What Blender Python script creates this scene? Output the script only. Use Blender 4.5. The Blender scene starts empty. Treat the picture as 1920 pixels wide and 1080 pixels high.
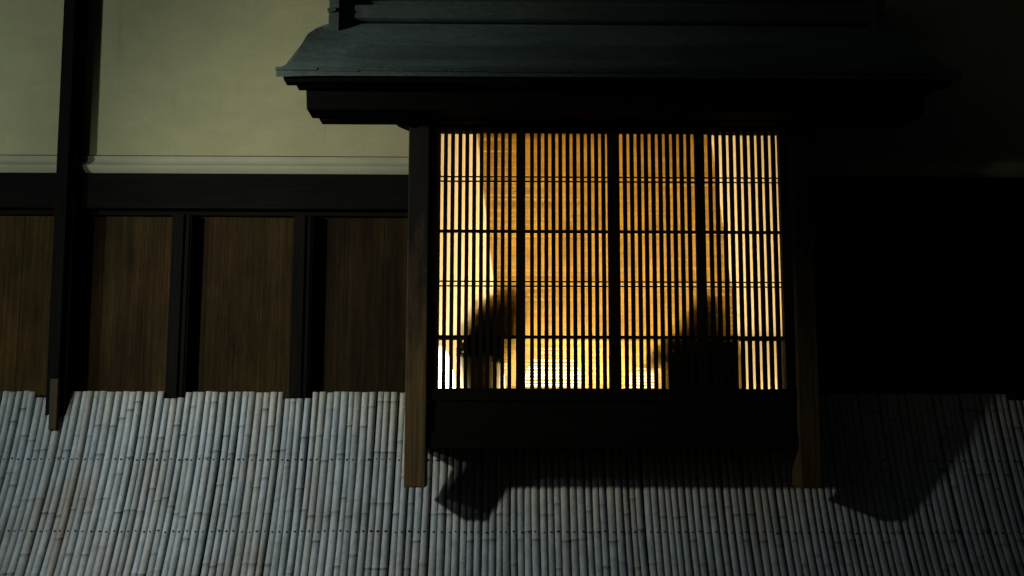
import bpy, bmesh, math, random
from mathutils import Vector, Matrix

random.seed(7)
PI = math.pi
scene = bpy.context.scene
COL = scene.collection

# ------------------------------------------------------------------ camera
F = 2000.0                      # focal length in photo pixels (1920 wide)
CAM = Vector((0.0, -5.6, 1.4))
PITCH, YAW, ROLL = math.radians(7.35), math.radians(0.6), 0.0025
fw = Vector((math.sin(YAW) * math.cos(PITCH), math.cos(YAW) * math.cos(PITCH), math.sin(PITCH)))
r0 = Vector((math.cos(YAW), -math.sin(YAW), 0))
u0 = r0.cross(fw)
CR = r0 * math.cos(ROLL) + u0 * math.sin(ROLL)
CU = u0 * math.cos(ROLL) - r0 * math.sin(ROLL)

def at(x, y, Y):
    """World point on the plane y = Y that measures (x, y) in the photograph (used to survey real sizes)."""
    d = fw * F + CR * (x - 960) + CU * (540 - y)
    return CAM + d * ((Y - CAM.y) / d.y)

def WX(x, y, Y): return at(x, y, Y).x
def WZ(x, y, Y): return at(x, y, Y).z

cam_data = bpy.data.cameras.new('camera')
cam = bpy.data.objects.new('camera', cam_data)
COL.objects.link(cam)
cam_data.sensor_width = 36.0
cam_data.lens = F / 1920 * 36.0
cam_data.clip_start = 0.05
cam_data.clip_end = 500
M3 = Matrix((CR, CU, -fw)).transposed()
cam.matrix_world = Matrix.Translation(CAM) @ M3.to_4x4()
scene.camera = cam

# ------------------------------------------------------------------ helpers
def tag(o, label=None, cat=None, group=None, kind=None):
    if label: o['label'] = label
    if cat: o['category'] = cat
    if group: o['group'] = group
    if kind: o['kind'] = kind
    return o

def empty(name, loc=(0, 0, 0)):
    o = bpy.data.objects.new(name, None)
    COL.objects.link(o)
    o.location = loc
    o.empty_display_size = 0.1
    return o

def link(name, bm, mats, parent=None, smooth=False, bevel=0.0):
    bmesh.ops.recalc_face_normals(bm, faces=bm.faces)
    me = bpy.data.meshes.new(name)
    bm.to_mesh(me)
    bm.free()
    for m in (mats if isinstance(mats, (list, tuple)) else [mats]):
        me.materials.append(m)
    if smooth:
        for p in me.polygons: p.use_smooth = True
    o = bpy.data.objects.new(name, me)
    COL.objects.link(o)
    if parent is not None:
        o.parent = parent
        base = parent
        off = Vector((0, 0, 0))
        while base is not None:
            off += base.location
            base = base.parent
        o.location = -off
    if bevel:
        md = o.modifiers.new('bevel', 'BEVEL')
        md.width = bevel
        md.segments = 2
        md.limit_method = 'ANGLE'
    return o

def box(bm, x0, x1, y0, y1, z0, z1, mat=0):
    vs = [bm.verts.new(p) for p in ((x0, y0, z0), (x1, y0, z0), (x1, y1, z0), (x0, y1, z0),
                                    (x0, y0, z1), (x1, y0, z1), (x1, y1, z1), (x0, y1, z1))]
    for f in ((0, 3, 2, 1), (4, 5, 6, 7), (0, 1, 5, 4), (1, 2, 6, 5), (2, 3, 7, 6), (3, 0, 4, 7)):
        fc = bm.faces.new([vs[i] for i in f])
        fc.material_index = mat
    return vs

def prism(bm, pts, y0, y1, mat=0):
    """Polygon in x-z (list of (x, z)) given real thickness from y0 to y1."""
    a = [bm.verts.new((x, y0, z)) for x, z in pts]
    b = [bm.verts.new((x, y1, z)) for x, z in pts]
    n = len(pts)
    bm.faces.new(a).material_index = mat
    bm.faces.new(b[::-1]).material_index = mat
    for i in range(n):
        bm.faces.new((a[i], b[i], b[(i + 1) % n], a[(i + 1) % n])).material_index = mat

def extrude_x(bm, prof, x0, x1, mat=0, caps=True):
    """Section (list of (y, z)) run along x."""
    a = [bm.verts.new((x0, y, z)) for y, z in prof]
    b = [bm.verts.new((x1, y, z)) for y, z in prof]
    n = len(prof)
    for i in range(n):
        bm.faces.new((a[i], b[i], b[(i + 1) % n], a[(i + 1) % n])).material_index = mat
    if caps:
        bm.faces.new(a).material_index = mat
        bm.faces.new(b[::-1]).material_index = mat

def lathe(bm, prof, cx, cy, n=32, mat=0):
    """prof: list of (radius, z), bottom to top."""
    rings = []
    for r, z in prof:
        rings.append([bm.verts.new((cx + r * math.cos(2 * PI * k / n), cy + r * math.sin(2 * PI * k / n), z)) for k in range(n)])
    for i in range(len(rings) - 1):
        for k in range(n):
            f = bm.faces.new((rings[i][k], rings[i][(k + 1) % n], rings[i + 1][(k + 1) % n], rings[i + 1][k]))
            f.material_index = mat
            f.smooth = True
    bm.faces.new(rings[0][::-1]).material_index = mat
    bm.faces.new(rings[-1]).material_index = mat

# ------------------------------------------------------------------ materials
class NT:
    def __init__(self, name):
        self.m = bpy.data.materials.new(name)
        self.m.use_nodes = True
        self.t = self.m.node_tree
        self.t.nodes.clear()
        self.out = self.t.nodes.new('ShaderNodeOutputMaterial')
    def n(self, typ, **kw):
        nd = self.t.nodes.new(typ)
        for k, v in kw.items(): setattr(nd, k, v)
        return nd
    def l(self, a, b): self.t.links.new(a, b)
    def pos(self, scale=(1, 1, 1), rand=0.0):
        g = self.n('ShaderNodeNewGeometry')
        mp = self.n('ShaderNodeMapping')
        mp.inputs['Scale'].default_value = scale
        self.l(g.outputs['Position'], mp.inputs['Vector'])
        if rand:
            oi = self.n('ShaderNodeObjectInfo')
            mu = self.n('ShaderNodeMath', operation='MULTIPLY')
            mu.inputs[1].default_value = rand
            self.l(oi.outputs['Random'], mu.inputs[0])
            cb = self.n('ShaderNodeCombineXYZ')
            for i in range(3): self.l(mu.outputs[0], cb.inputs[i])
            self.l(cb.outputs[0], mp.inputs['Location'])
        return mp.outputs[0]
    def noise(self, vec, scale, detail=4, rough=0.6, dist=0.0):
        nd = self.n('ShaderNodeTexNoise')
        nd.inputs['Scale'].default_value = scale
        nd.inputs['Detail'].default_value = detail
        nd.inputs['Roughness'].default_value = rough
        nd.inputs['Distortion'].default_value = dist
        self.l(vec, nd.inputs['Vector'])
        return nd.outputs['Fac']
    def ramp(self, fac, stops):
        r = self.n('ShaderNodeValToRGB')
        e = r.color_ramp.elements
        while len(e) < len(stops): e.new(0.5)
        for el, (p, c) in zip(e, stops):
            el.position = p
            el.color = (c, c, c, 1) if isinstance(c, (int, float)) else (*c, 1)
        self.l(fac, r.inputs[0])
        return r.outputs[0]
    def mix(self, fac, a, b, mode='MIX'):
        mx = self.n('ShaderNodeMix', data_type='RGBA', blend_type=mode)
        for sock, v in ((mx.inputs[0], fac), (mx.inputs[6], a), (mx.inputs[7], b)):
            if isinstance(v, (int, float)): sock.default_value = v
            elif isinstance(v, tuple): sock.default_value = (*v, 1)
            else: self.l(v, sock)
        return mx.outputs[2]
    def math(self, op, a, b=0.0):
        nd = self.n('ShaderNodeMath', operation=op)
        for i, v in enumerate((a, b)):
            if isinstance(v, (int, float)): nd.inputs[i].default_value = v
            else: self.l(v, nd.inputs[i])
        return nd.outputs[0]
    def bump(self, h, strength=0.3, dist=0.002):
        b = self.n('ShaderNodeBump')
        b.inputs['Strength'].default_value = strength
        b.inputs['Distance'].default_value = dist
        self.l(h, b.inputs['Height'])
        return b.outputs[0]
    def bsdf(self, col, rough=0.7, normal=None, spec=0.3, metal=0.0):
        p = self.n('ShaderNodeBsdfPrincipled')
        if isinstance(col, tuple): p.inputs['Base Color'].default_value = (*col, 1)
        else: self.l(col, p.inputs['Base Color'])
        if isinstance(rough, (int, float)): p.inputs['Roughness'].default_value = rough
        else: self.l(rough, p.inputs['Roughness'])
        p.inputs['Specular IOR Level'].default_value = spec
        p.inputs['Metallic'].default_value = metal
        if normal is not None: self.l(normal, p.inputs['Normal'])
        self.l(p.outputs[0], self.out.inputs[0])
        return p

def wood(name, dark, light, axis='Z', rough=0.75, spec=0.25, bump=0.35, fine=70):
    t = NT(name)
    sc = {'Z': (1, 1, 0.035), 'X': (0.035, 1, 1), 'Y': (1, 0.035, 1)}[axis]
    v = t.pos(sc, 3.0)
    a = t.noise(v, fine, 6, 0.7, 0.4)
    b = t.noise(t.pos((1, 1, 0.4) if axis == 'Z' else (0.4, 1, 1), 5.0), 5, 4, 0.6)
    g = t.ramp(t.math('ADD', t.math('MULTIPLY', a, 0.65), t.math('MULTIPLY', b, 0.35)), [(0.33, dark), (0.66, light)])
    t.bsdf(g, rough, t.bump(a, bump, 0.002), spec)
    return t.m

M = {}
M['black_wood'] = wood('black_wood', (0.0028, 0.003, 0.0028), (0.007, 0.0069, 0.006), 'Z', spec=0.02)
M['black_beam'] = wood('black_beam', (0.0028, 0.003, 0.0028), (0.007, 0.0069, 0.0058), 'X', spec=0.02)
M['lattice_wood'] = wood('lattice_wood', (0.004, 0.0035, 0.0028), (0.010, 0.008, 0.006), 'Z', spec=0.02)
M['panel_wood_plain'] = wood('panel_wood', (0.0035, 0.0026, 0.0008), (0.030, 0.0195, 0.0056), 'Z', fine=55, bump=0.5, spec=0.03)
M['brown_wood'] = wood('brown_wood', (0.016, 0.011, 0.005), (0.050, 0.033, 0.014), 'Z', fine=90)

def panel_material():
    t = NT('worn_panel')
    v = t.pos((1, 1, 0.02), 3.0)
    a = t.noise(v, 60, 6, 0.75, 0.5)
    f = t.noise(t.pos((1, 1, 0.05), 2.0), 240, 4, 0.7)
    b = t.noise(t.pos((1, 1, 0.35), 5.0), 4.5, 5, 0.65)
    r = t.noise(t.pos((1, 1, 0.5), 8.0), 2.6, 4, 0.6)
    c = t.ramp(a, [(0.28, (0.010, 0.0068, 0.0022)), (0.5, (0.022, 0.0142, 0.0042)), (0.72, (0.042, 0.028, 0.009))])
    c = t.mix(t.ramp(r, [(0.42, 0.0), (0.62, 0.7)]), c, t.ramp(a, [(0.3, (0.008, 0.0045, 0.0016)), (0.7, (0.043, 0.022, 0.0075))]))
    c = t.mix(1.0, c, t.ramp(f, [(0.35, 0.7), (0.6, 1.1)]), 'MULTIPLY')
    c = t.mix(1.0, c, t.ramp(b, [(0.3, 0.45), (0.68, 1.5)]), 'MULTIPLY')
    oi = t.n('ShaderNodeObjectInfo')
    c = t.mix(1.0, c, oi.outputs['Color'], 'MULTIPLY')
    t.bsdf(c, 0.7, t.bump(a, 0.5, 0.002), 0.05)
    return t.m
M['panel_wood'] = panel_material()

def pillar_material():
    # streaky brown below, black above, with a ragged edge between
    t = NT('brown_black_pillar')
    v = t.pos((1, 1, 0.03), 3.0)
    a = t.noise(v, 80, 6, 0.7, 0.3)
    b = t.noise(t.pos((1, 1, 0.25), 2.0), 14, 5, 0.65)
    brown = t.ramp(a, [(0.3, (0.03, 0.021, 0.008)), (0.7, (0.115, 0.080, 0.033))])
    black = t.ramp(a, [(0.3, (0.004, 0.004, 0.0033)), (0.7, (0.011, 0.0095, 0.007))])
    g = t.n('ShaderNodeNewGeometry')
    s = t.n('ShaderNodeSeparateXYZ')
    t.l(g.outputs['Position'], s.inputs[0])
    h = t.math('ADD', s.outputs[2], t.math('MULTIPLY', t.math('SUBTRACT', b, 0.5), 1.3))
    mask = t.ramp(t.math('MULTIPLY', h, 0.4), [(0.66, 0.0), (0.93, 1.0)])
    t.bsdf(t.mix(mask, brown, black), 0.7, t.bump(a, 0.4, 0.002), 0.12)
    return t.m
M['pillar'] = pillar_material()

def plaster_material():
    t = NT('olive_plaster')
    v = t.pos()
    n1 = t.noise(v, 260, 3, 0.7)
    n2 = t.noise(v, 1.6, 4, 0.6)
    n3 = t.noise(v, 70, 3, 0.6)
    c = t.ramp(n2, [(0.3, (0.335, 0.345, 0.205)), (0.7, (0.415, 0.405, 0.24))])
    c = t.mix(1.0, c, t.ramp(n1, [(0.25, 0.72), (0.75, 1.0)]), 'MULTIPLY')
    c = t.mix(1.0, c, t.ramp(n3, [(0.3, 0.9), (0.7, 1.0)]), 'MULTIPLY')
    n4 = t.noise(t.pos((0.6, 1, 1.3)), 7, 5, 0.65, 0.8)
    c = t.mix(1.0, c, t.ramp(n4, [(0.3, 0.90), (0.65, 1.0)]), 'MULTIPLY')
    n5 = t.noise(t.pos((1, 1, 0.12)), 11, 5, 0.7)
    c = t.mix(1.0, c, t.ramp(n5, [(0.28, 0.86), (0.42, 1.0)]), 'MULTIPLY')
    t.bsdf(c, 0.95, t.bump(t.math('ADD', n1, t.math('MULTIPLY', n4, 1.5)), 0.5, 0.003), 0.1)
    return t.m
M['plaster'] = plaster_material()

def moulding_material():
    t = NT('moulding_plaster')
    v = t.pos()
    n1 = t.noise(v, 260, 3, 0.7)
    c = t.mix(1.0, (0.36, 0.37, 0.26), t.ramp(n1, [(0.25, 0.75), (0.75, 1.0)]), 'MULTIPLY')
    c = t.mix(1.0, c, t.ramp(t.noise(t.pos((0.3, 1, 1)), 9, 5, 0.7), [(0.35, 0.82), (0.7, 1.0)]), 'MULTIPLY')
    t.bsdf(c, 0.95, t.bump(n1, 0.3, 0.002), 0.1)
    return t.m
M['moulding'] = moulding_material()

def bamboo_material():
    t = NT('weathered_bamboo')
    g = t.n('ShaderNodeNewGeometry')
    s = t.n('ShaderNodeSeparateXYZ')
    t.l(g.outputs['Position'], s.inputs[0])
    v = t.pos((1, 1, 0.10), 7.0)
    fibre = t.noise(t.pos((1, 1, 0.03), 4.0), 160, 4, 0.7)
    blotch = t.noise(v, 22, 5, 0.65)
    mott = t.noise(t.pos((1, 1, 0.6), 9.0), 60, 4, 0.7)
    oi = t.n('ShaderNodeObjectInfo')
    # sheltered upper ends keep a straw tint, lower stretch has gone blue-grey
    edge = t.math('ADD', s.outputs[2], t.math('MULTIPLY', t.math('SUBTRACT', t.noise(t.pos((1, 1, 0.5), 6.0), 3.0, 3), 0.5), 0.55))
    # (the bay keeps the rain off the canes below it)
    shelter = t.ramp(t.math('MULTIPLY', t.math('ADD', s.outputs[0], 1.2), 0.25), [(0.10, 0.0), (0.26, 1.0), (0.72, 1.0), (0.9, 0.2)])
    edge = t.math('ADD', edge, t.math('MULTIPLY', shelter, 0.52))
    up = t.ramp(t.math('MULTIPLY', edge, 0.5), [(0.66, 0.0), (0.90, 1.0)])
    grey = t.ramp(blotch, [(0.3, (0.20, 0.265, 0.315)), (0.52, (0.285, 0.355, 0.41)), (0.72, (0.35, 0.41, 0.455))])
    straw = t.ramp(blotch, [(0.3, (0.28, 0.29, 0.235)), (0.7, (0.395, 0.40, 0.325))])
    c = t.mix(up, grey, straw)
    # each cane a little lighter or darker, a few browner
    c = t.mix(1.0, c, t.ramp(oi.outputs['Random'], [(0.0, 0.72), (0.5, 0.95), (1.0, 1.0)]), 'MULTIPLY')
    rnd2 = t.math('FRACT', t.math('MULTIPLY', oi.outputs['Random'], 7.31))
    c = t.mix(t.ramp(rnd2, [(0.62, 0.0), (0.95, 0.30)]), c, (0.27, 0.235, 0.175))
    # broad brown and green water stains that run over several canes, low down; deepened at left to stand in for dimmer light
    st = t.noise(t.pos((1.0, 1, 0.42)), 3.4, 4, 0.65)
    low = t.ramp(t.math('MULTIPLY', s.outputs[2], 0.5), [(0.50, 1.0), (0.72, 0.0)])
    left = t.ramp(t.math('ADD', t.math('MULTIPLY', s.outputs[0], 0.2), 0.5), [(0.1, 1.0), (0.42, 0.55), (0.5, 0.2)])
    m1 = t.math('MULTIPLY', t.math('MULTIPLY', t.ramp(st, [(0.44, 0.0), (0.66, 0.6)]), low), left)
    c = t.mix(m1, c, (0.165, 0.130, 0.092))
    gs = t.noise(t.pos((1.6, 1, 0.5)), 4.1, 4, 0.7)
    m2 = t.math('MULTIPLY', t.ramp(gs, [(0.5, 0.0), (0.68, 0.55)]), low)
    c = t.mix(m2, c, (0.12, 0.175, 0.165))
    c = t.mix(1.0, c, t.ramp(mott, [(0.28, 0.70), (0.5, 1.0)]), 'MULTIPLY')
    c = t.mix(1.0, c, t.ramp(fibre, [(0.25, 0.86), (0.6, 1.0)]), 'MULTIPLY')
    at_ = t.n('ShaderNodeAttribute', attribute_name='dark')
    c = t.mix(at_.outputs['Fac'], c, (0.055, 0.055, 0.045))
    t.bsdf(c, 0.62, t.bump(mott, 0.25, 0.0015), 0.3)
    return t.m
M['bamboo'] = bamboo_material()

t = NT('iron_nail'); t.bsdf((0.012, 0.011, 0.010), 0.6); M['nail'] = t.m

def copper_material(name, c0, c1, rough=0.55):
    t = NT(name)
    v = t.pos((0.35, 1, 1))
    n1 = t.noise(v, 5, 5, 0.65)
    n2 = t.noise(t.pos((0.15, 1, 1)), 120, 4, 0.7)
    n3 = t.noise(t.pos((1, 1, 1)), 40, 4, 0.7)
    c = t.ramp(n1, [(0.3, c0), (0.7, c1)])
    c = t.mix(1.0, c, t.ramp(n2, [(0.3, 0.55), (0.65, 1.0)]), 'MULTIPLY')
    c = t.mix(1.0, c, t.ramp(n3, [(0.3, 0.7), (0.6, 1.0)]), 'MULTIPLY')
    t.bsdf(c, rough, t.bump(n2, 0.4, 0.002), 0.35)
    return t.m
M['copper'] = copper_material('dark_patina_copper', (0.066, 0.104, 0.104), (0.120, 0.182, 0.176))
M['copper_edge'] = copper_material('green_patina_copper', (0.05, 0.085, 0.078), (0.11, 0.17, 0.155))
M['copper_ridge'] = copper_material('ridge_patina_copper', (0.032, 0.050, 0.045), (0.055, 0.084, 0.074))

def simple(name, col, rough=0.8, scale=30, amp=0.25, spec=0.2):
    t = NT(name)
    n1 = t.noise(t.pos(), scale, 4, 0.6)
    c = t.mix(1.0, col, t.ramp(n1, [(0.3, 1 - amp), (0.7, 1.0)]), 'MULTIPLY')
    t.bsdf(c, rough, t.bump(n1, 0.2, 0.002), spec)
    return t.m
M['room_wall'] = simple('ochre_room_wall', (0.62, 0.51, 0.30), 0.9, 3, 0.10)
M['room_wood'] = simple('room_board', (0.40, 0.24, 0.10), 0.7, 20)
M['pot'] = simple('olive_glazed_pot', (0.52, 0.41, 0.13), 0.45, 20, 0.3, 0.3)
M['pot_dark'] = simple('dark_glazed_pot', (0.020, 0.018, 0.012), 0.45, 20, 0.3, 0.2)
M['asphalt'] = simple('asphalt', (0.05, 0.05, 0.052), 0.9, 80, 0.4)
M['cloth_black'] = simple('dark_back_board', (0.012, 0.011, 0.010), 0.9)

def leaf_material():
    t = NT('olive_leaf')
    n1 = t.noise(t.pos(), 25, 3)
    c = t.ramp(n1, [(0.3, (0.045, 0.040, 0.012)), (0.7, (0.095, 0.080, 0.022))])
    d = t.n('ShaderNodeBsdfDiffuse'); tr = t.n('ShaderNodeBsdfTranslucent')
    t.l(c, d.inputs[0]); t.l(c, tr.inputs[0])
    mx = t.n('ShaderNodeMixShader'); mx.inputs[0].default_value = 0.35
    t.l(d.outputs[0], mx.inputs[1]); t.l(tr.outputs[0], mx.inputs[2])
    t.l(mx.outputs[0], t.out.inputs[0])
    return t.m
M['leaf'] = leaf_material()
M['stem'] = simple('leaf_stem', (0.05, 0.035, 0.018), 0.8)

def reed_material():
    t = NT('reed_strip')
    v = t.pos((0.05, 1, 1))
    a = t.noise(v, 180, 3, 0.7)
    b = t.noise(t.pos((1.3, 1, 0.8)), 6, 4, 0.65)
    c = t.ramp(a, [(0.3, (0.84, 0.65, 0.27)), (0.5, (0.90, 0.73, 0.32)), (0.7, (0.96, 0.81, 0.40))])
    c = t.mix(1.0, c, t.ramp(b, [(0.3, 0.72), (0.7, 1.0)]), 'MULTIPLY')
    d = t.n('ShaderNodeBsdfDiffuse'); tr = t.n('ShaderNodeBsdfTranslucent')
    t.l(c, d.inputs[0]); t.l(c, tr.inputs[0])
    mx = t.n('ShaderNodeMixShader'); mx.inputs[0].default_value = 0.91
    t.l(d.outputs[0], mx.inputs[1]); t.l(tr.outputs[0], mx.inputs[2])
    t.l(mx.outputs[0], t.out.inputs[0])
    return t.m
M['reed'] = reed_material()

def lamp_material(strength):
    t = NT('lit_paper_shade')
    e = t.n('ShaderNodeEmission')
    n1 = t.noise(t.pos((1, 1, 6)), 8, 3)
    t.l(t.ramp(n1, [(0.3, (1.0, 0.84, 0.66)), (0.7, (1.0, 0.88, 0.72))]), e.inputs[0])
    # the bulb sits low in the shade, so the paper is brightest there
    g = t.n('ShaderNodeTexCoord')
    sp = t.n('ShaderNodeSeparateXYZ')
    t.l(g.outputs['Generated'], sp.inputs[0])
    t.l(t.math('MULTIPLY', t.ramp(sp.outputs[2], [(0.0, 1.0), (0.55, 0.8), (1.0, 0.18)]), strength), e.inputs[1])
    t.l(e.outputs[0], t.out.inputs[0])
    return t.m
LAMP_L = 15.0
M['lamp'] = lamp_material(LAMP_L)

# ------------------------------------------------------------------ ground
bm = bmesh.new()
bmesh.ops.create_grid(bm, x_segments=2, y_segments=2, size=200)
st = link('street', bm, M['asphalt'])
tag(st, 'dark asphalt street in front of the bamboo fence', None, None, 'structure')

# ------------------------------------------------------------------ depths (metres; wall face is y = 0, street is -y)
Y_PLASTER, Y_BEAM, Y_PANEL, Y_BATTEN = 0.0, -0.030, 0.045, -0.020
Y_BAY = -0.455
BAYL, BAYR = 762, 1532

XL, XR = -3.6, 4.2             # wall extent
zt_beam = WZ(400, 325, Y_BEAM)
zb_beam = WZ(400, 391, Y_BEAM)
z_bam = WZ(500, 735, -0.02)    # top of the bamboo fence
xbl = WX(BAYL, 580, Y_BAY); xbr = WX(BAYR, 580, Y_BAY)
z_open_top = 3.05; z_open_bot = 1.435
x_ol, x_or = xbl + 0.045, xbr - 0.045    # opening behind the bay

# ------------------------------------------------------------------ plaster wall (with the opening behind the bay left clear)
def wall_sheet(bm, z0, z1, y0, y1):
    """Wall pieces butted round the bay opening."""
    if z0 >= z_open_top or z1 <= z_open_bot:
        box(bm, XL, XR, y0, y1, z0, z1)
    else:
        box(bm, XL, x_ol, y0, y1, z0, z1)
        box(bm, x_or, XR, y0, y1, z0, z1)

zm_top = WZ(400, 294, Y_PLASTER)     # groove line
wall = empty('plaster_wall', (0, 0, zt_beam))
tag(wall, 'olive plaster wall above the dark beam, with a rounded moulding along its foot', 'wall')
bm = bmesh.new()
wall_sheet(bm, z_open_top, 5.2, Y_PLASTER, 0.12)
wall_sheet(bm, zm_top + 0.006, z_open_top - 0.0, Y_PLASTER, 0.12)
link('plaster_face', bm, M['plaster'], wall)
# moulding: groove on top, hollow, then a roll that stands proud
h = zm_top - zt_beam
for xa, xb in ((XL, x_ol + 0.02), (x_or - 0.02, XR)):
    bm = bmesh.new()
    prof = [(0.10, zm_top + 0.006), (0.018, zm_top + 0.006), (0.018, zm_top - 0.001), (-0.010, zm_top - 0.001)]
    for k in range(9):
        u = k / 8
        prof.append((-0.010 + 0.006 * math.sin(u * PI) - 0.026 * (u ** 2), zm_top - 0.006 - u * h * 0.52))
    for k in range(1, 7):
        u = k / 6
        prof.append((-0.036 + 0.020 * (1 - math.cos(u * PI / 2)), zm_top - 0.006 - h * 0.52 - u * (h * 0.48 - 0.007)))
    prof.append((0.10, zt_beam + 0.001))
    extrude_x(bm, prof, xa, xb)
    link('moulding', bm, M['moulding'], wall)

# ------------------------------------------------------------------ plank wall: beam, boards, battens
pw = empty('wainscot', (0, 0, z_bam))
tag(pw, 'brown board wainscot between the dark beam and the bamboo fence', 'wainscot')
for xa, xb in ((XL, x_ol), (x_or, XR)):
    bm = bmesh.new()
    box(bm, xa, xb, Y_BEAM, 0.11, zb_beam, zt_beam)
    link('beam', bm, M['black_beam'], pw, bevel=0.004)
zb2 = WZ(400, 404, 0.02)
for xa, xb in ((XL, x_ol), (x_or, XR)):
    bm = bmesh.new()
    box(bm, xa, xb, 0.018, 0.11, zb2, zb_beam - 0.001)
    link('under_beam_shade', bm, M['black_beam'], pw)  # near-black strip standing in for the beam's shade on the boards
battens_px = [(310, 372), (540, 605)]
b_edges = []
for a, b in battens_px:
    ym = 570
    b_edges.append((WX(a + 6, ym, Y_BATTEN), WX(b - 18, ym, Y_BATTEN)))
pitch = b_edges[1][0] - b_edges[0][0]
bw = b_edges[0][1] - b_edges[0][0]
edges = [(b_edges[0][0] + k * pitch, b_edges[0][0] + k * pitch + bw) for k in range(-4, 5)]
x_rb = WX(1889, 720, Y_BATTEN)
edges += [(x_rb + k * pitch, x_rb + k * pitch + bw) for k in range(0, 3)]
z_low = z_bam - 0.35
cuts = [(a + b) / 2 for a, b in edges if (a + b) / 2 < x_ol - 0.1] + [x_ol, x_or] + [(a + b) / 2 for a, b in edges if (a + b) / 2 > x_or + 0.1]
TONES = [(1.9, 1.75, 1.5, 1), (1.9, 1.75, 1.5, 1), (1.05, 1.05, 1.0, 1), (0.95, 0.98, 0.95, 1), (0.62, 0.68, 0.8, 1), (0.6, 0.6, 0.6, 1)]   # tone of each panel, left to right, darker towards the bay
n_panel = 0
cuts = [XL] + [c for c in cuts if XL + 0.1 < c < XR - 0.1] + [XR]
for xa, xb in zip(cuts, cuts[1:]):
    zt_ = zb_beam - 0.002
    if xa == x_ol: zt_ = z_open_bot
    bm = bmesh.new()
    w3 = (xb - xa - 0.002) / 3          # three boards to a panel, hair-line joints
    for k in range(3):
        box(bm, xa + k * w3 + 0.0006, xa + (k + 1) * w3 - 0.0006, Y_PANEL + 0.0015 * ((k * 7) % 3), 0.10, z_low, zt_)
    box(bm, xa + 0.001, xb - 0.001, 0.1005, 0.116, z_low, zt_ - 0.001)   # back sheet: no light through the joints
    bp = link('board_panel', bm, M['panel_wood'], pw)
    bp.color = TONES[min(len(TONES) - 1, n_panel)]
    n_panel += 1
z_bat = WZ(340, 746, Y_BATTEN)
for (a, b) in edges:
    if a > x_ol - 0.3 and b < x_or + 0.1: continue
    if abs(a - WX(100, 570, Y_BATTEN)) < 0.15: continue
    bm = bmesh.new()
    w = b - a
    box(bm, a, b, Y_BATTEN, 0.05, z_bat, zb2 - 0.0)
    box(bm, a + w * 0.22, a + w * 0.62, Y_BATTEN - 0.012, Y_BATTEN, z_bat + 0.002, zb2 - 0.003)
    box(bm, a + w * 0.72, a + w * 0.90, Y_BATTEN - 0.007, Y_BATTEN, z_bat + 0.002, zb2 - 0.003)
    link('batten', bm, M['black_wood'], pw, bevel=0.003)

# ------------------------------------------------------------------ the tall timber post at the left
def post(pxa, pxb, name, label, foot):
    root = empty(name, at((pxa + pxb) / 2, 770, -0.07))
    tag(root, label, 'post')
    zb = WZ(100, 779, -0.075)
    bm = bmesh.new()
    x0, x1 = WX(pxa, 400, -0.075), WX(pxb, 400, -0.075)
    vs = box(bm, x0, x1, -0.074, 0.10, zb, 5.2)
    if foot:                       # leans a touch to the left going up, as old posts do
        for v in vs: v.co.x -= (v.co.z - WZ(100, 400, -0.075)) * 0.012
    link('shaft', bm, M['black_wood'], root, bevel=0.005)
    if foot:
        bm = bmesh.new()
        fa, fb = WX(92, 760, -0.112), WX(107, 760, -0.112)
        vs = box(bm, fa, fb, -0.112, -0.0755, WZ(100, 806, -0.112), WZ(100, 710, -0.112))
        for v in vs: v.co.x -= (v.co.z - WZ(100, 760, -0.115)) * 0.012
        link('brown_foot', bm, M['brown_wood'], root, bevel=0.003)  # lower end of the strip, in brown wood
        bm = bmesh.new()
        vs = box(bm, fa + 0.001, fb + 0.001, -0.110, -0.0755, WZ(100, 710, -0.112) + 0.0015, 5.2)
        for v in vs: v.co.x -= (v.co.z - WZ(100, 760, -0.115)) * 0.012
        link('cover_strip', bm, M['black_wood'], root, bevel=0.003)
    return root
post(101, 139, 'timber_post', 'tall black timber post with a thin brown foot, crossing the plaster wall', True)

# ------------------------------------------------------------------ bamboo fence
fence = empty('bamboo_fence', (0, -0.45, 0))
tag(fence, 'curved fence of upright pale bamboo canes along the foot of the wall', 'fence')

def fence_profile():
    """(y, z) from the top of the fence to the ground, leaning out more and more."""
    pts = [(-0.018, z_bam)]
    y, z = pts[0]
    n = 60
    step = z_bam / n
    for i in range(n):
        hgt = i * step
        ang = math.radians(16 + 17 * min(1, hgt / 0.9))
        if hgt > 1.1: ang = math.radians(33 - 20 * (hgt - 1.1) / 0.6)
        y -= math.tan(ang) * step
        z -= step
        pts.append((y, max(z, 0.0)))
    return pts
PROF = fence_profile()
def prof_y(z):
    for (y0, z0), (y1, z1) in zip(PROF, PROF[1:]):
        if z1 <= z <= z0:
            u = (z0 - z) / max(1e-6, z0 - z1)
            return y0 + (y1 - y0) * u
    return PROF[-1][0] if z <= 0 else PROF[0][0]

def z_on_fence(px_, py_):
    lo, hi = 0.2, z_bam
    for _ in range(40):
        z = (lo + hi) / 2
        zz = at(px_, py_, prof_y(z) - 0.018).z
        if zz > z: lo = z
        else: hi = z
    return (lo + hi) / 2
NAIL_Z = [z_on_fence(500, 862), z_on_fence(500, 997)]
PITCH_X = 0.0366

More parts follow.
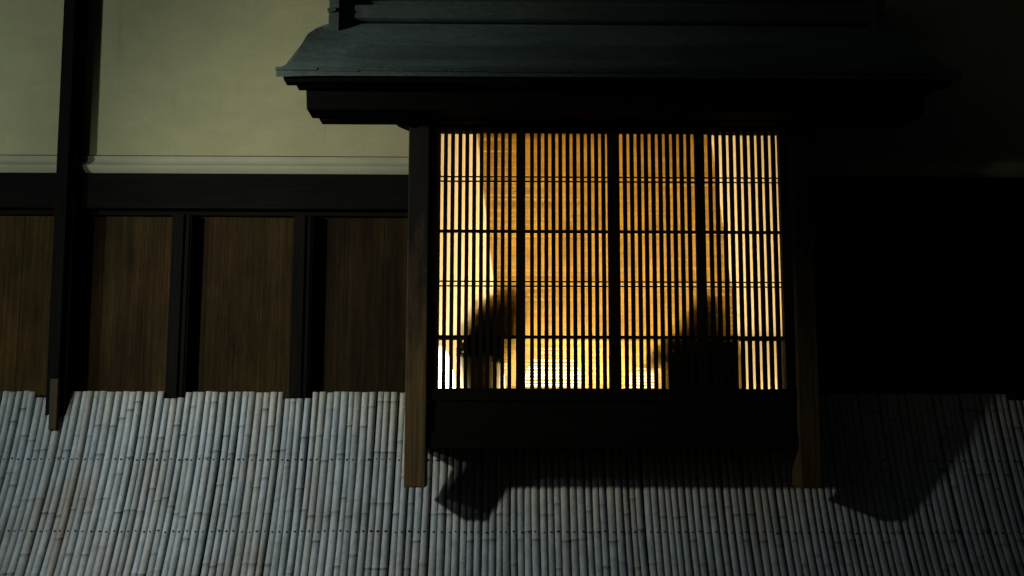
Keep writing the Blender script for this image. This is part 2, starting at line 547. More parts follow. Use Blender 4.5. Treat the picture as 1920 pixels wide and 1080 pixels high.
def cane_mesh(idx, drop=0.0):
    rnd = random.Random(100 + idx)
    bm = bmesh.new()
    lay = bm.verts.layers.float.new('dark')
    base_r = PITCH_X * 0.5 * rnd.uniform(0.94, 1.10)
    # node heights
    nodes = []
    z = z_bam - rnd.uniform(0.02, 0.36)
    while z > 0.05:
        nodes.append((z, rnd.uniform(0.3, 1.0)))
        z -= rnd.uniform(0.24, 0.40)
    zs = set()
    zz = z_bam - drop
    top = zz
    while zz > 0.25:
        zs.add(round(zz, 4)); zz -= 0.045
    zs.add(0.0); zs.add(0.12)
    for nz, s in nodes:
        for d in (-0.012, -0.006, -0.003, 0.0, 0.003, 0.008, 0.016):
            if 0 < nz + d < top: zs.add(round(nz + d, 4))
    zs = sorted(zs, reverse=True)
    wob = [rnd.uniform(-1, 1) for _ in range(6)]
    N = 14
    rings = []
    for z in zs:
        r = base_r * (1 - 0.04 * (z / z_bam) * wob[0])
        dark = 0.0
        for nz, s in nodes:
            d = z - nz
            if abs(d) < 0.02:
                r += 0.0026 * s * math.exp(-((d - 0.004) / 0.005) ** 2) - 0.0010 * s * math.exp(-((d + 0.002) / 0.003) ** 2)
                dark = max(dark, s * (0.85 if abs(d) < 0.0015 else (0.6 if -0.0065 < d < 0.001 else (0.22 if -0.013 < d < 0.004 else 0))))
        cy = prof_y(z) + 0.0025 * wob[1] * math.sin(z * 5 + wob[2] * 3)
        cx = 0.0026 * wob[3] * math.sin(z * 3.1 + wob[4] * 3) + 0.0016 * wob[5] * math.sin(z * 9)
        cx += 0.0038 * wob[2] * (z - z_bam * 0.7)
        ring = []
        for k in range(N):
            a = 2 * PI * k / N
            v = bm.verts.new((cx + r * math.cos(a), cy + r * math.sin(a), z))
            v[lay] = dark
            ring.append(v)
        rings.append(ring)
    for i in range(len(rings) - 1):
        for k in range(N):
            f = bm.faces.new((rings[i][k], rings[i + 1][k], rings[i + 1][(k + 1) % N], rings[i][(k + 1) % N]))
            f.smooth = True
    bm.faces.new(rings[0])
    bm.faces.new(rings[-1][::-1])
    # two nails with a short stain under each
    for j, nz in enumerate(NAIL_Z):
        nzz = nz + rnd.uniform(-0.002, 0.002)
        cy = prof_y(nzz) - base_r
        x = rnd.uniform(-0.004, 0.004)
        rr = rnd.uniform(0.0050, 0.0066)
        c = bm.verts.new((x, cy - 0.005, nzz))
        ring = [bm.verts.new((x + rr * math.cos(2 * PI * k / 8), cy + 0.001, nzz + rr * math.sin(2 * PI * k / 8))) for k in range(8)]
        for k in range(8):
            bm.faces.new((c, ring[k], ring[(k + 1) % 8])).material_index = 1
    bmesh.ops.recalc_face_normals(bm, faces=bm.faces)
    me = bpy.data.meshes.new('bamboo_cane')
    bm.to_mesh(me); bm.free()
    me.materials.append(M['bamboo']); me.materials.append(M['nail'])
    return me
NV = 26
meshes = [cane_mesh(i) for i in range(NV)]
meshes_cut = [cane_mesh(40 + i, 0.033) for i in range(8)]
off = Vector((0, -0.45, 0))
xs = []
x = -3.0
ws = []
while x < 3.25:
    w = PITCH_X * random.uniform(0.91, 1.09)
    xs.append(x + w / 2); ws.append(w / PITCH_X); x += w
order = sorted(range(len(xs)), key=lambda i: abs(xs[i] - (-0.55)))
keep = set(order[:100])
rest_bm = None
rest_objs = []
bat_ranges = [(a, b) for a, b in edges if not (a > x_ol - 0.3 and b < x_or + 0.1)]
far = bmesh.new()
far_lay = far.verts.layers.float.new('dark')
for i, x in enumerate(xs):
    jx = x + random.uniform(-0.001, 0.001)
    cut = any(a - 0.012 < x < b + 0.012 for a, b in bat_ranges)
    me = random.choice(meshes_cut if cut else meshes)
    dz = random.uniform(-0.003, 0.003)
    rot = random.uniform(-0.004, 0.004)
    if i in keep:
        o = bpy.data.objects.new('bamboo_cane', me)
        COL.objects.link(o)
        o.parent = fence
        o.location = Vector((jx, random.uniform(-0.003, 0.003), dz)) - off
        o.rotation_euler = (0, rot, 0)
        o.scale = (ws[i], 1, 1)
    else:
        base = len(far.verts)
        mt = Matrix.Translation((jx, random.uniform(-0.003, 0.003), dz)) @ Matrix.Rotation(rot, 4, 'Y') @ Matrix.Diagonal((ws[i], 1, 1, 1))
        tmp = me.copy(); tmp.transform(mt)
        far.from_mesh(tmp)
        bpy.data.meshes.remove(tmp)
me = bpy.data.meshes.new('outer_canes')
far.to_mesh(me); far.free()
me.materials.append(M['bamboo']); me.materials.append(M['nail'])
o = bpy.data.objects.new('outer_canes', me)
COL.objects.link(o); o.parent = fence; o.location = -off
o['kind'] = 'stuff'
# dark board behind the canes so that no daylight gap opens between them
bm = bmesh.new()
sec = [(y + 0.014, z - 0.03) for y, z in PROF[::4]] + [(y + 0.030, z - 0.03) for y, z in PROF[::4]][::-1]
extrude_x(bm, sec, -3.1, 3.3)
link('backing', bm, M['cloth_black'], fence)

# ------------------------------------------------------------------ bay window
bay = empty('bay_window', ((xbl + xbr) / 2, -0.2, WZ(1147, 838, Y_BAY)))
tag(bay, 'projecting bay window of black timber with a lit lattice and a green copper roof', 'bay window')

def pz(y, Y): return WZ(1147, y, Y)
def px_(x, Y): return WX(x, 580, Y)

# corner pillars that hang below the bay
for a, b in ((762, 802), (1491, 1531)):
    bm = bmesh.new()
    box(bm, px_(a, -0.4750), px_(b, -0.4750), -0.4800, -0.3250, pz(915, -0.4750), pz(150, -0.4750))
    link('pillar', bm, M['pillar'] , bay, bevel=0.006)

xa, xb = px_(802, -0.4550) + 0.0015, px_(1491, -0.4550) - 0.0015
# header, sill, apron, base
bm = bmesh.new()
box(bm, xa, xb, -0.4600, -0.3550, pz(244, -0.4600), pz(150, -0.4600))
link('header', bm, M['black_beam'], bay, bevel=0.004)
bm = bmesh.new()
box(bm, xa, xb, -0.4600, -0.3350, pz(752, -0.4600), pz(728.5, -0.4600))
link('sill', bm, M['black_beam'], bay, bevel=0.004)
bm = bmesh.new()
box(bm, xa, xb, -0.4500, -0.3550, pz(812, -0.4500), pz(752, -0.4500) - 0.0015)
link('apron', bm, M['black_beam'], bay)
bm = bmesh.new()
box(bm, xa + 0.002, xb - 0.002, -0.4630, 0.10, pz(840, -0.4630), pz(812, -0.4500) - 0.0015)
box(bm, px_(768, -0.4750), xa + 0.001, -0.3685, 0.043, pz(838, -0.4630), pz(812, -0.4500) - 0.003)
box(bm, xb - 0.001, px_(1525, -0.4750), -0.3685, 0.043, pz(838, -0.4630), pz(812, -0.4500) - 0.003)
box(bm, px_(768, -0.4750) + 0.003, px_(1525, -0.4750) - 0.003, -0.3530, 0.0428, pz(812, -0.4500) - 0.006, 1.437)
link('base_beam', bm, M['black_beam'], bay)
# cheeks: the closed side walls of the bay
for s, xq in ((-1, px_(766, -0.4750)), (1, px_(1527, -0.4750))):
    bm = bmesh.new()
    x0, x1 = (xq, xq + 0.03) if s < 0 else (xq - 0.03, xq)
    box(bm, x0, x1, -0.3690, 0.042, pz(815, -0.2), pz(160, -0.2))
    link('side_wall', bm, M['black_wood'], bay)
# jambs beside the lattice
LT, LB = pz(243, -0.4450), pz(729.5, -0.4450)
# four lattice panels: stiles, slats, thin rails
gaps = [[829.7 + 13.35 * k for k in range(11)],
        [990.7 + 13.36 * k for k in range(11)],
        [1164.3 + 13.32 * k for k in range(11)],
        [1324.2 + 13.2 * k for k in range(11)]]
# gap centres above were measured at photo row y = 250
SLAT_Y0, SLAT_Y1 = -0.4400, -0.4180
z_top, z_bot = pz(244, -0.4600) + 0.004, pz(728.5, -0.4600) - 0.004
def gx(x): return WX(x, 250, SLAT_Y0)
for x0, x1 in ((px_(802, -0.4550) + 0.002, gx(829.7 - 3.1)), (gx(gaps[3][-1] + 3.1), px_(1491, -0.4550) - 0.002)):
    bm = bmesh.new()
    box(bm, x0, x1, -0.4530, -0.4000, z_bot - 0.003, z_top + 0.003)
    link('jamb', bm, M['lattice_wood'], bay, bevel=0.002)
bounds = [(px_(819, -0.4400) + 0.001, gx(977)), (gx(977), gx(1150.5)), (gx(1150.5), gx(1310.7)), (gx(1310.7), px_(1474.5, -0.4400) - 0.001)]
stile_px = [(968.2, 985.2), (1138.8, 1160.5), (1302.2, 1319.2)]
stile_owner = [0, 1, 2]
rail_rows = [(332.3, 1.2), (340.8, 1.2), (434.5, 2.9), (528.3, 1.25), (537.0, 1.25), (632.3, 2.9)]
for pi, gp in enumerate(gaps):
    step = gp[1] - gp[0]
    hw = 0.5 * (step - 6.15)
    bm = bmesh.new()
    centres = [g + step / 2 for g in gp[:-1]]
    if pi == 1: centres.append(gp[-1] + step / 2)
    for c in centres:
        x0, x1 = gx(c - hw), gx(c + hw)
        j = random.uniform(-0.0007, 0.0007)
        box(bm, x0 + j, x1 + j, SLAT_Y0 + random.uniform(0, 0.0008), SLAT_Y1, z_bot, z_top)
    pan = link('lattice_panel', bm, M['lattice_wood'], bay)
    # rails behind the slats
    bm = bmesh.new()
    ra, rb = bounds[pi]
    for row, hh in rail_rows:
        zc = pz(row, SLAT_Y1)
        k = hh / 375.0
        box(bm, ra + 0.002, rb - 0.002, SLAT_Y1 + 0.0005, SLAT_Y1 + 0.008, zc - k, zc + k)
    link('crossbar', bm, M['lattice_wood'], pan)
    if pi < 3:
        a, b = stile_px[pi]
        bm = bmesh.new()
        w = gx(b) - gx(a)
        box(bm, gx(a), gx(b), -0.4470, -0.4070, pz(728.5, -0.4530) + 0.001, pz(244, -0.4530) - 0.001)
        link('stile', bm, M['lattice_wood'], pan, bevel=0.002)
    a0 = gx(gp[0] - step / 2 - hw)
    if pi > 0 and gx(stile_px[pi - 1][1]) < a0 - 0.003 and False:
        pass

# eave timbers, stepping back under the roof, ends showing at the left and right
XC = px_(1147, -0.4)
def beam_piece(name, left_px, ytop, ybot, yf, yb, chamfer=0.0, slant=0.0):
    xl = WX(left_px, (ytop + ybot) / 2, yf)
    xr = 2 * XC - xl
    zt, zb = pz(ytop, yf), pz(ybot, yf)
    bm = bmesh.new()
    if chamfer:
        c = chamfer
        pts = [(xl, zt), (xl, zb + c), (xl + c * 0.6, zb), (xr - c * 0.6, zb), (xr, zb + c), (xr, zt)]
    else:
        pts = [(xl, zt), (xl + slant, zb), (xr - slant, zb), (xr, zt)]
    prism(bm, pts, yf, yb)
    return link(name, bm, M['black_beam'], bay, bevel=0.003)
EAVE_Y = -0.86
beam_piece('fascia', 525, 134, 156.5, EAVE_Y + 0.03, EAVE_Y + 0.09, slant=0.022)
beam_piece('eave_batten', 555, 140, 166, EAVE_Y + 0.0915, EAVE_Y + 0.15, slant=0.004)
beam_piece('purlin', 572.5, 150, 208, EAVE_Y + 0.1515, -0.5560, slant=0.008)
beam_piece('lower_beam', 596, 170, 228.5, -0.5550, -0.4815, chamfer=0.020)
# corbel blocks between beam and pillar
for s in (-1, 1):
    bm = bmesh.new()
    x1 = px_(766, -0.4850); x0 = WX(740, 229, -0.4850)
    pts = [(x0, pz(226, -0.4850)), (WX(744, 229, -0.4850), pz(229.5, -0.4850)), (x1, pz(241, -0.4850)), (x1 + 0.03, pz(241, -0.4850)), (x1 + 0.03, pz(226, -0.4850))]
    if s > 0: pts = [(2 * XC - a, b) for a, b in pts]
    prism(bm, pts, -0.4800, -0.3850)
    link('corbel', bm, M['black_beam'], bay)

# roof: concave copper slope with rolled verges at both ends
ROOF_N = 56
TOP_Y = -0.27
verge = [(0.0, 518, 130), (0.10, 533, 123), (0.20, 545, 116), (0.34, 556, 101), (0.50, 566, 82), (0.66, 577, 64), (0.80, 593, 53), (1.0, 613, 45)]
def interp(t, col):
    for (a, b) in zip(verge, verge[1:]):
        if a[0] <= t <= b[0]:
            u = (t - a[0]) / (b[0] - a[0])
            return a[col] + (b[col] - a[col]) * u
    return verge[-1][col]
bm = bmesh.new()
NX = 64
rows = []
z_eave = WZ(1147, 131, EAVE_Y)
z_ridge = WZ(1147, 47, TOP_Y)
def main_z(t):  # concave
    return z_eave + (z_ridge - z_eave) * (0.62 * t + 0.38 * t * t)
def roof_row(t, lift=0.0):
    Y = EAVE_Y + (TOP_Y - EAVE_Y) * t
    p = at(interp(t, 1), interp(t, 2), Y)
    xl, zl = p.x, p.z
    zm = main_z(t) + lift
    droll = zm - (zl + lift)
    out = []
    W = 0.30
    half = XC - xl
    for k in range(NX + 1):
        u = k / NX
        # denser near the ends
        s = 0.5 - 0.5 * math.cos(PI * u)
        s = 0.5 * s + 0.5 * (3 * s * s - 2 * s * s * s)
        x = xl + 2 * half * s
        d = min(x - xl, (xl + 2 * half) - x)
        q = max(0.0, 1 - d / W)
        z = zm - droll * q * q
        out.append((x, Y, z))
    return out
for i in range(ROOF_N + 1):
    t = i / ROOF_N
    base = roof_row(t)
    if i > 0: rows.append([(x, y - 0.0006, z + 0.0006) for x, y, z in prev_row_top] if False else base)
    if i == 0: rows.append(base)
    # a course step: the next course starts 3.5 mm higher
    if i < ROOF_N: rows.append([(x, y + 0.0012, z + 0.0032) for x, y, z in base])
vr = [[bm.verts.new(p) for p in r] for r in rows]
for a, b in zip(vr, vr[1:]):
    for k in range(NX):
        bm.faces.new((a[k], a[k + 1], b[k + 1], b[k]))
# underside and rim
un = [[bm.verts.new((x, y + 0.004, z - 0.034)) for x, y, z in (rows[0], rows[-1])[j]] for j in (0, 1)]
for k in range(NX):
    bm.faces.new((un[0][k + 1], un[0][k], un[1][k], un[1][k + 1]))
    bm.faces.new((vr[0][k + 1], vr[0][k], un[0][k], un[0][k + 1]))
    bm.faces.new((vr[-1][k], vr[-1][k + 1], un[1][k + 1], un[1][k]))
for e in (0, NX):
    bm.faces.new([r[e] for r in vr] + [un[1][e], un[0][e]])
roof = link('roof', bm, M['copper'], bay)
# folded copper strips along the eave edge
bm = bmesh.new()
p = at(518, 130, EAVE_Y)
xl = p.x - 0.004; xr = 2 * XC - xl
x = xl
while x < xr - 0.01:
    L = min(random.uniform(0.17, 0.21), xr - x)
    tip0 = max(0.0, 1 - min(x - xl, xr - x) / 0.3); tip1 = max(0.0, 1 - min(x + L - xl, xr - x - L) / 0.3)
    j = random.uniform(-0.0025, 0.0025); jy = random.uniform(-0.003, 0.003)
    zc = z_eave - 0.006 + j
    vs = box(bm, x + 0.0012, x + L - 0.0012, EAVE_Y - 0.007 + jy, EAVE_Y + 0.025, zc - 0.008, zc + 0.007)
    x += L
link('eave_trim', bm, M['copper_edge'], roof, bevel=0.002)
# box ridge against the wall
def Zr(y, Y): return WZ(1147, y, Y)
rl = WX(640, 20, -0.25); rr = 2 * XC - rl
bm = bmesh.new()
zr0, zr1 = Zr(36, -0.30), Zr(12, -0.30)
extrude_x(bm, [(-0.30, zr0), (-0.30, zr1), (-0.285, zr1 + 0.004), (-0.235, zr1 + 0.016), (-0.235, zr1 + 0.05), (0.0 - 0.001, zr1 + 0.05), (-0.001, zr0 - 0.01), (-0.28, zr0 - 0.008)], rl, rr)
link('ridge_cap', bm, M['copper_ridge'], roof, bevel=0.003)
bm = bmesh.new()
box(bm, rl + 0.02, rr - 0.02, -0.262, -0.002, Zr(60, -0.26), zr0 - 0.012)
link('ridge_shade_strip', bm, M['black_beam'], roof)  # near-black strip painted in as the shadow under the ridge cap
bm = bmesh.new()
nseg = 10
sec = [(-0.16 + 0.085 * math.cos(a), zr1 + 0.115 + 0.062 * math.sin(a)) for a in [2 * PI * k / 20 for k in range(20)]]
extrude_x(bm, sec, rl + 0.01, rr - 0.01)
link('ridge_roll', bm, M['copper_ridge'], roof)
# end ornaments
for s in (-1, 1):
    bm = bmesh.new()
    Yo = -0.36
    xs0, xs1 = WX(616, 30, Yo), WX(635.5, 30, Yo)
    zb_, zt_ = Zr(61, Yo), Zr(-40, Yo)
    w = xs1 - xs0
    pts = [(xs0 + 0.001, zb_), (xs1, zb_), (xs1, zt_), (xs0 + 0.004, zt_), (xs0 + 0.002, Zr(22, Yo)), (xs0, Zr(36, Yo))]
    if s > 0: pts = [(2 * XC - a, b) for a, b in pts]
    prism(bm, pts, Yo, -0.10)
    # round boss standing off the outer side
    cx = xs0 + 0.018 if s < 0 else 2 * XC - xs0 - 0.018
    cz = Zr(23, Yo)
    n = 20
    a_ = [bm.verts.new((cx + 0.024 * math.cos(2 * PI * k / n), Yo - 0.016, cz + 0.012 * math.sin(2 * PI * k / n))) for k in range(n)]
    b_ = [bm.verts.new((cx + 0.024 * math.cos(2 * PI * k / n), Yo + 0.05, cz + 0.012 * math.sin(2 * PI * k / n))) for k in range(n)]
    for k in range(n): bm.faces.new((a_[k], a_[(k + 1) % n], b_[(k + 1) % n], b_[k]))
    bm.faces.new(a_[::-1]); bm.faces.new(b_)
    for zz in (2, ):
        z0 = Zr(zz, Yo)
        xx0, xx1 = (xs0 - 0.002, xs1 + 0.003) if s < 0 else (2 * XC - xs1 - 0.003, 2 * XC - xs0 + 0.002)
        box(bm, xx0, xx1, Yo - 0.008, -0.10, z0 - 0.003, z0 + 0.004)
    link('ridge_end', bm, M['copper_ridge'], roof, bevel=0.002)

# ------------------------------------------------------------------ the room behind the lattice
rx0, rx1, ry1, rz0, rz1 = -1.5, 2.6, 1.0, 1.0, 3.2
bm = bmesh.new(); box(bm, rx0, rx1, ry1, ry1 + 0.1, rz0, rz1)
tag(link('room_back_wall', bm, M['room_wall']), 'pale ochre wall glowing behind the lattice', None, None, 'structure')
bm = bmesh.new()
box(bm, rx0 - 0.1, rx0, 0.125, ry1, rz0, rz1); box(bm, rx1, rx1 + 0.1, 0.125, ry1, rz0, rz1)
tag(link('room_side_wall', bm, M['room_wall']), 'side walls of the lit room', None, None, 'structure')
bm = bmesh.new(); box(bm, rx0 - 0.1, rx1 + 0.1, 0.125, ry1 + 0.1, rz1 + 0.001, rz1 + 0.1)
box(bm, x_ol + 0.002, x_or - 0.002, -0.345, 0.124, z_open_top - 0.02, z_open_top + 0.02)
tag(link('room_ceiling', bm, M['room_wood']), 'ceiling of the lit room', None, None, 'structure')
bm = bmesh.new(); box(bm, rx0 - 0.1, rx1 + 0.1, 0.125, ry1 + 0.1, rz0 - 0.1, rz0 - 0.001)
tag(link('room_floor', bm, M['room_wood']), 'floor of the lit room', None, None, 'structure')
z_shelf = 1.47
bm = bmesh.new(); box(bm, x_ol + 0.002, x_or - 0.002, -0.335, 0.60, z_shelf - 0.03, z_shelf)
tag(link('shelf', bm, M['room_wood']), 'wooden window shelf that carries the lamps and pots inside the bay', 'shelf')

# ------------------------------------------------------------------ paper screen (clear below its lowest rail)
def paper_material():
    t = NT('washi_paper')
    n1 = t.noise(t.pos((1, 1, 1)), 45, 5, 0.7)
    c = t.mix(1.0, (0.93, 0.80, 0.52), t.ramp(n1, [(0.3, 0.94), (0.7, 1.0)]), 'MULTIPLY')
    d = t.n('ShaderNodeBsdfDiffuse'); tr = t.n('ShaderNodeBsdfTranslucent')
    t.l(c, d.inputs[0]); t.l(c, tr.inputs[0])
    mx = t.n('ShaderNodeMixShader'); mx.inputs[0].default_value = 0.90
    t.l(d.outputs[0], mx.inputs[1]); t.l(tr.outputs[0], mx.inputs[2])
    t.l(mx.outputs[0], t.out.inputs[0])
    return t.m
M['paper'] = paper_material()
Yp = -0.373
screen = empty('paper_screen', at(1147, 632, Yp))
tag(screen, 'glowing translucent paper screen behind the lattice, with plant shadows on it', 'paper screen')
zp0, zp1 = WZ(1147, 634, Yp), WZ(1147, 225, Yp)
xp0, xp1 = px_(770, -0.44) + 0.03, px_(1523, -0.44) - 0.03
bm = bmesh.new()
bm.faces.new([bm.verts.new(p) for p in ((xp0, Yp, zp0), (xp1, Yp, zp0), (xp1, Yp, zp1), (xp0, Yp, zp1))])
link('paper', bm, M['paper'], screen)
bm = bmesh.new()
box(bm, xp0, xp1, Yp - 0.008, Yp + 0.008, zp0 - 0.012, zp0 - 0.0005)
link('bottom_rail', bm, M['lattice_wood'], screen)

# ------------------------------------------------------------------ reed blind
Yb = -0.392
blind = empty('reed_blind', at(1120, 245, Yb))
tag(blind, 'amber reed blind of fine horizontal strips hanging behind the middle lattice panels', 'blind')
bm = bmesh.new()
zt, zb = WZ(1120, 215, Yb), WZ(1120, 745, Yb)
lx = lambda z: WX(894, 245, Yb) + (WX(925, 520, Yb) - WX(894, 245, Yb)) * (WZ(1000, 245, Yb) - z) / (WZ(1000, 245, Yb) - WZ(1000, 520, Yb))
rx = lambda z: WX(1331, 245, Yb) + (WX(1369, 520, Yb) - WX(1331, 245, Yb)) * (WZ(1300, 245, Yb) - z) / (WZ(1300, 245, Yb) - WZ(1300, 520, Yb))
z = zt
while z > zb:
    hgt = random.uniform(0.0045, 0.0075)
    gap = random.choice((0.0003, 0.0004, 0.0005, 0.0006, 0.0009))
    yj = random.uniform(-0.0015, 0.0015); sl = random.uniform(-0.0012, 0.0012)
    a, b = lx(z), rx(z)
    n = 5
    up, dn = [], []
    for k in range(n + 1):
        x = a + (b - a) * k / n
        zz = z + sl * (2 * k / n - 1) + random.uniform(-0.0004, 0.0004)
        up.append(zz)
    ring = []
    for k in range(n + 1):
        x = a + (b - a) * k / n
        ring.append([bm.verts.new((x, Yb + yj + dy, up[k] + dz)) for dy, dz in ((-0.0012, -hgt * 0.5), (-0.0012, 0.5 * hgt), (0.0012, 0.5 * hgt), (0.0012, -0.5 * hgt))])
    for k in range(n):
        for q in range(4):
            bm.faces.new((ring[k][q], ring[k + 1][q], ring[k + 1][(q + 1) % 4], ring[k][(q + 1) % 4]))
    bm.faces.new(ring[0]); bm.faces.new(ring[-1][::-1])
    z -= hgt + gap
link('reeds', bm, M['reed'], blind)

# ------------------------------------------------------------------ lamps
def lamp(name_label, px0, py0, rx_px, ry_px, Y):
    c = at(px0, py0, Y)
    k = (Y - CAM.y) / F
    r, hgt = rx_px * k, ry_px * k
    root = empty('globe_lamp', (c.x, c.y, z_shelf))
    tag(root, name_label, 'lamp', 'lamps glowing behind the lattice')
    bm = bmesh.new()
    prof = []
    for i in range(25):
        a0 = max(-PI / 2 * 0.93, math.asin(max(-1.0, min(1.0, (z_shelf + 0.002 - c.z) / hgt))))
        a = a0 + (PI / 2 * 0.93 - a0) * i / 24
        prof.append((r * math.cos(a), c.z + hgt * math.sin(a)))
    lathe(bm, prof, c.x, c.y, 36)
    link('shade', bm, M['lamp'], root)
    bm = bmesh.new()
    zb = c.z - hgt
    if zb > z_shelf + 0.004:
        lathe(bm, [(r * 0.6, z_shelf + 0.001), (r * 0.6, z_shelf + 0.012), (r * 0.2, z_shelf + 0.02), (r * 0.2, zb + 0.02)], c.x, c.y, 24)
        link('base', bm, M['stem'], root)
    else: bm.free()
lamp('white glowing lamp at the left end of the lattice, beside the left jamb', 822, 745, 32, 96, -0.155)
lamp('large white glowing lamp low behind the second lattice panel', 1038, 742, 58, 92, -0.125)
lamp('small white glowing lamp half hidden by the big dark pot', 1204, 739, 34, 52, 0.06)

# ------------------------------------------------------------------ potted plants in silhouette
def inside(p, poly):
    x, y = p; c = False
    for i in range(len(poly)):
        (x0, y0), (x1, y1) = poly[i], poly[i - 1]
        if (y0 > y) != (y1 > y) and x < (x1 - x0) * (y - y0) / (y1 - y0) + x0: c = not c
    return c

def plant(label, pot_px, poly, Y, nleaf, extra, YF=-0.345, square=False):
    x0, x1, ytop = pot_px
    c = at((x0 + x1) / 2, 727, Y)
    k = (Y - CAM.y) / F
    r = (x1 - x0) / 2 * k
    zt = at((x0 + x1) / 2, ytop, Y).z
    root = empty('potted_plant', (c.x, c.y, z_shelf))
    tag(root, label, 'plant')
    bm = bmesh.new()
    H = zt - z_shelf
    if square:
        y0 = -0.383
        prof_ = [(0.94, 0.001), (0.97, H * 0.5), (1.0, H * 0.86), (1.03, H * 0.87), (1.03, H)]
        rings = []
        for k_, hh in prof_:
            hw_ = r * k_
            rings.append([bm.verts.new((c.x + sx * hw_, y0 + (0.0 if sy < 0 else 2 * r), z_shelf + hh)) for sx, sy in ((-1, -1), (1, -1), (1, 1), (-1, 1))])
        for A_, B_ in zip(rings, rings[1:]):
            for q in range(4): bm.faces.new((A_[q], A_[(q + 1) % 4], B_[(q + 1) % 4], B_[q]))
        bm.faces.new(rings[0][::-1]); bm.faces.new(rings[-1])
    else:
        lathe(bm, [(r * 0.70, z_shelf + 0.001), (r * 0.85, z_shelf + H * 0.25), (r * 0.98, z_shelf + H * 0.6), (r, z_shelf + H * 0.8), (r * 0.93, z_shelf + H * 0.93), (r * 0.97, zt), (r * 0.85, zt - 0.004)], c.x, c.y, 40)
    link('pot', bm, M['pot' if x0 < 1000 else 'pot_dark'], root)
    rnd = random.Random(int(x0))
    bm = bmesh.new()
    xs_ = [p[0] for p in poly]; ys_ = [p[1] for p in poly]
    n = 0
    def leaf(p, size):
        d = Vector((rnd.gauss(0, 1), rnd.gauss(0, 0.35), rnd.gauss(0, 0.9))).normalized()
        sd = d.cross(Vector((rnd.gauss(0, 1), rnd.gauss(0, 1), rnd.gauss(0, 1)))).normalized()
        L, W = size * rnd.uniform(0.7, 1.3), size * rnd.uniform(0.25, 0.42)
        nrm = d.cross(sd) * (0.12 * L)
        v = [bm.verts.new(q) for q in (p - d * L * .5, p + sd * W * .5 - nrm, p + d * L * .5, p - sd * W * .5 - nrm)]
        bm.faces.new((v[0], v[1], v[3])); bm.faces.new((v[1], v[2], v[3]))
    gx_ = sum(xs_) / len(xs_); gy_ = sum(ys_) / len(ys_)
    core = [(gx_ + (x - gx_) * 0.82, gy_ + (y - gy_) * 0.84 + 6) for x, y in poly]
    m = 0
    while m < nleaf // 3:
        q = (rnd.uniform(min(xs_), max(xs_)), rnd.uniform(min(ys_), max(ys_) + 10))
        if not inside(q, core): continue
        leaf(at(q[0], q[1], YF + rnd.uniform(-0.004, 0.012)), 0.055)
        m += 1
    while n < nleaf:
        q = (rnd.uniform(min(xs_), max(xs_)), rnd.uniform(min(ys_), max(ys_)))
        if not inside(q, poly): continue
        leaf(at(q[0], q[1], YF + rnd.uniform(-0.008, 0.03)), 0.030)
        n += 1
    for (ex, ey, m) in extra:
        for _ in range(m):
            leaf(at(ex + rnd.gauss(0, 6), ey + rnd.gauss(0, 5), YF + rnd.gauss(0, 0.010)), 0.022)
    link('foliage', bm, M['leaf'], root)
    bm = bmesh.new()
    mid = (sum(xs_) / len(xs_), min(ys_) + 15)
    base = Vector((c.x, c.y, zt - 0.01))
    targets = [at(mid[0], mid[1], YF)] + [at(ex, ey, YF) for ex, ey, m in extra]
    for tg in targets:
        d = (tg - base)
        sd = d.cross(Vector((0, 1, 0))).normalized()
        fr = sd.cross(d).normalized()
        for (a, ra), (b, rb) in (((0.0, 0.007), (0.5, 0.005)), ((0.5, 0.005), (1.0, 0.002))):
            bend = lambda u: base + d * u + Vector((0, 0, 0.04 * math.sin(u * PI)))
            A = [bm.verts.new(bend(a) + (sd * math.cos(w) + fr * math.sin(w)) * ra) for w in (0, 1.57, 3.14, 4.71)]
            B = [bm.verts.new(bend(b) + (sd * math.cos(w) + fr * math.sin(w)) * rb) for w in (0, 1.57, 3.14, 4.71)]
            for q in range(4): bm.faces.new((A[q], A[(q + 1) % 4], B[(q + 1) % 4], B[q]))
    link('stem', bm, M['stem'], root)
plant('potted shrub in a round olive jar behind the first lattice panel, beside the left lamp', (860, 950, 645),
      [(856, 668), (862, 640), (876, 610), (893, 588), (912, 570), (938, 550), (966, 543), (986, 556), (992, 590), (984, 625), (970, 655), (950, 680)],
      -0.235, 2400, [(898, 570, 14), (882, 590, 8)])
plant('big black shrub in a square planter between the third and fourth lattice panels', (1234, 1368, 646),
      [(1200, 690), (1225, 650), (1262, 625), (1280, 595), (1298, 562), (1318, 556), (1345, 566), (1352, 600), (1358, 640), (1366, 690)],
      -0.20, 2600, [(1366, 572, 12), (1363, 592, 10), (1352, 630, 12)], -0.352, True)

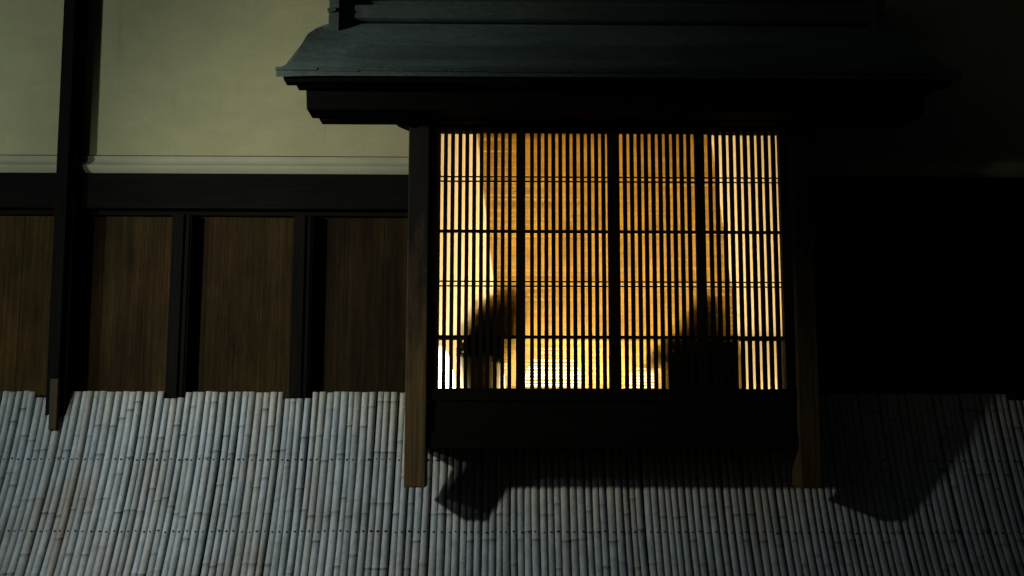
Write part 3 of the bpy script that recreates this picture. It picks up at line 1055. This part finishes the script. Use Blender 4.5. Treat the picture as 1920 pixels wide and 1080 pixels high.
# ------------------------------------------------------------------ light
w = bpy.data.worlds.new('World')
scene.world = w
w.use_nodes = True
wn = w.node_tree
bg = wn.nodes['Background']
sky = wn.nodes.new('ShaderNodeTexSky')
sky.sky_type = 'NISHITA'
sky.sun_disc = False
sky.sun_elevation = math.radians(14.0)
sky.sun_rotation = math.radians(-127)
wn.links.new(sky.outputs[0], bg.inputs[0])
bg.inputs[1].default_value = 0.0030

# unseen street lamp to the left, its beam narrowed to shape the falloff,
# and an added wider, slightly greener spot that fills in the left side
def street_or_fill_spot(pos, aim, size, sx, watt, col, soft):
    ld = bpy.data.lights.new('street_or_fill_light', 'SPOT')
    ld.energy = watt
    ld.color = col
    ld.shadow_soft_size = soft
    ld.spot_size = size
    ld.spot_blend = 1.0
    lo = bpy.data.objects.new('street_or_fill_light', ld)
    COL.objects.link(lo)
    lo.location = pos
    lo.rotation_euler = (Vector(aim) - Vector(pos)).to_track_quat('-Z', 'Y').to_euler()
    lo.scale = (sx, 1, 1)
street_or_fill_spot((-3.6, -2.6, 3.02), (-0.62, 0.0, 1.22), 2 * 0.97, 0.345, 420, (1.0, 0.945, 0.82), 0.09)
street_or_fill_spot((-5.0, -2.9, 2.75), (-3.0, 0.0, 2.62), 2 * 0.62, 1.0, 285, (0.90, 1.0, 0.93), 0.09)  # added fill light for the left side, not a known lamp

# unseen warm point lights, added low in the room to brighten paper and blind
for loc, watt in (((0.50, 0.62, 1.75), 68), ((-0.60, 0.62, 1.34), 18), ((1.85, 0.62, 1.34), 18)):
    rd = bpy.data.lights.new('room_fill_light', 'POINT')
    rd.energy = watt
    rd.color = (1.0, 0.83, 0.52)
    rd.shadow_soft_size = 0.10
    ro = bpy.data.objects.new('room_fill_light', rd)
    COL.objects.link(ro)
    ro.location = loc

# ------------------------------------------------------------------ colour management, sampling
scene.view_settings.view_transform = 'Standard'
scene.view_settings.look = 'None'
scene.view_settings.exposure = 0.0
scene.view_settings.gamma = 1.0
scene.cycles.max_bounces = 8
scene.cycles.diffuse_bounces = 4
scene.cycles.transmission_bounces = 4
scene.cycles.sample_clamp_indirect = 4.0
scene.cycles.use_denoising = True
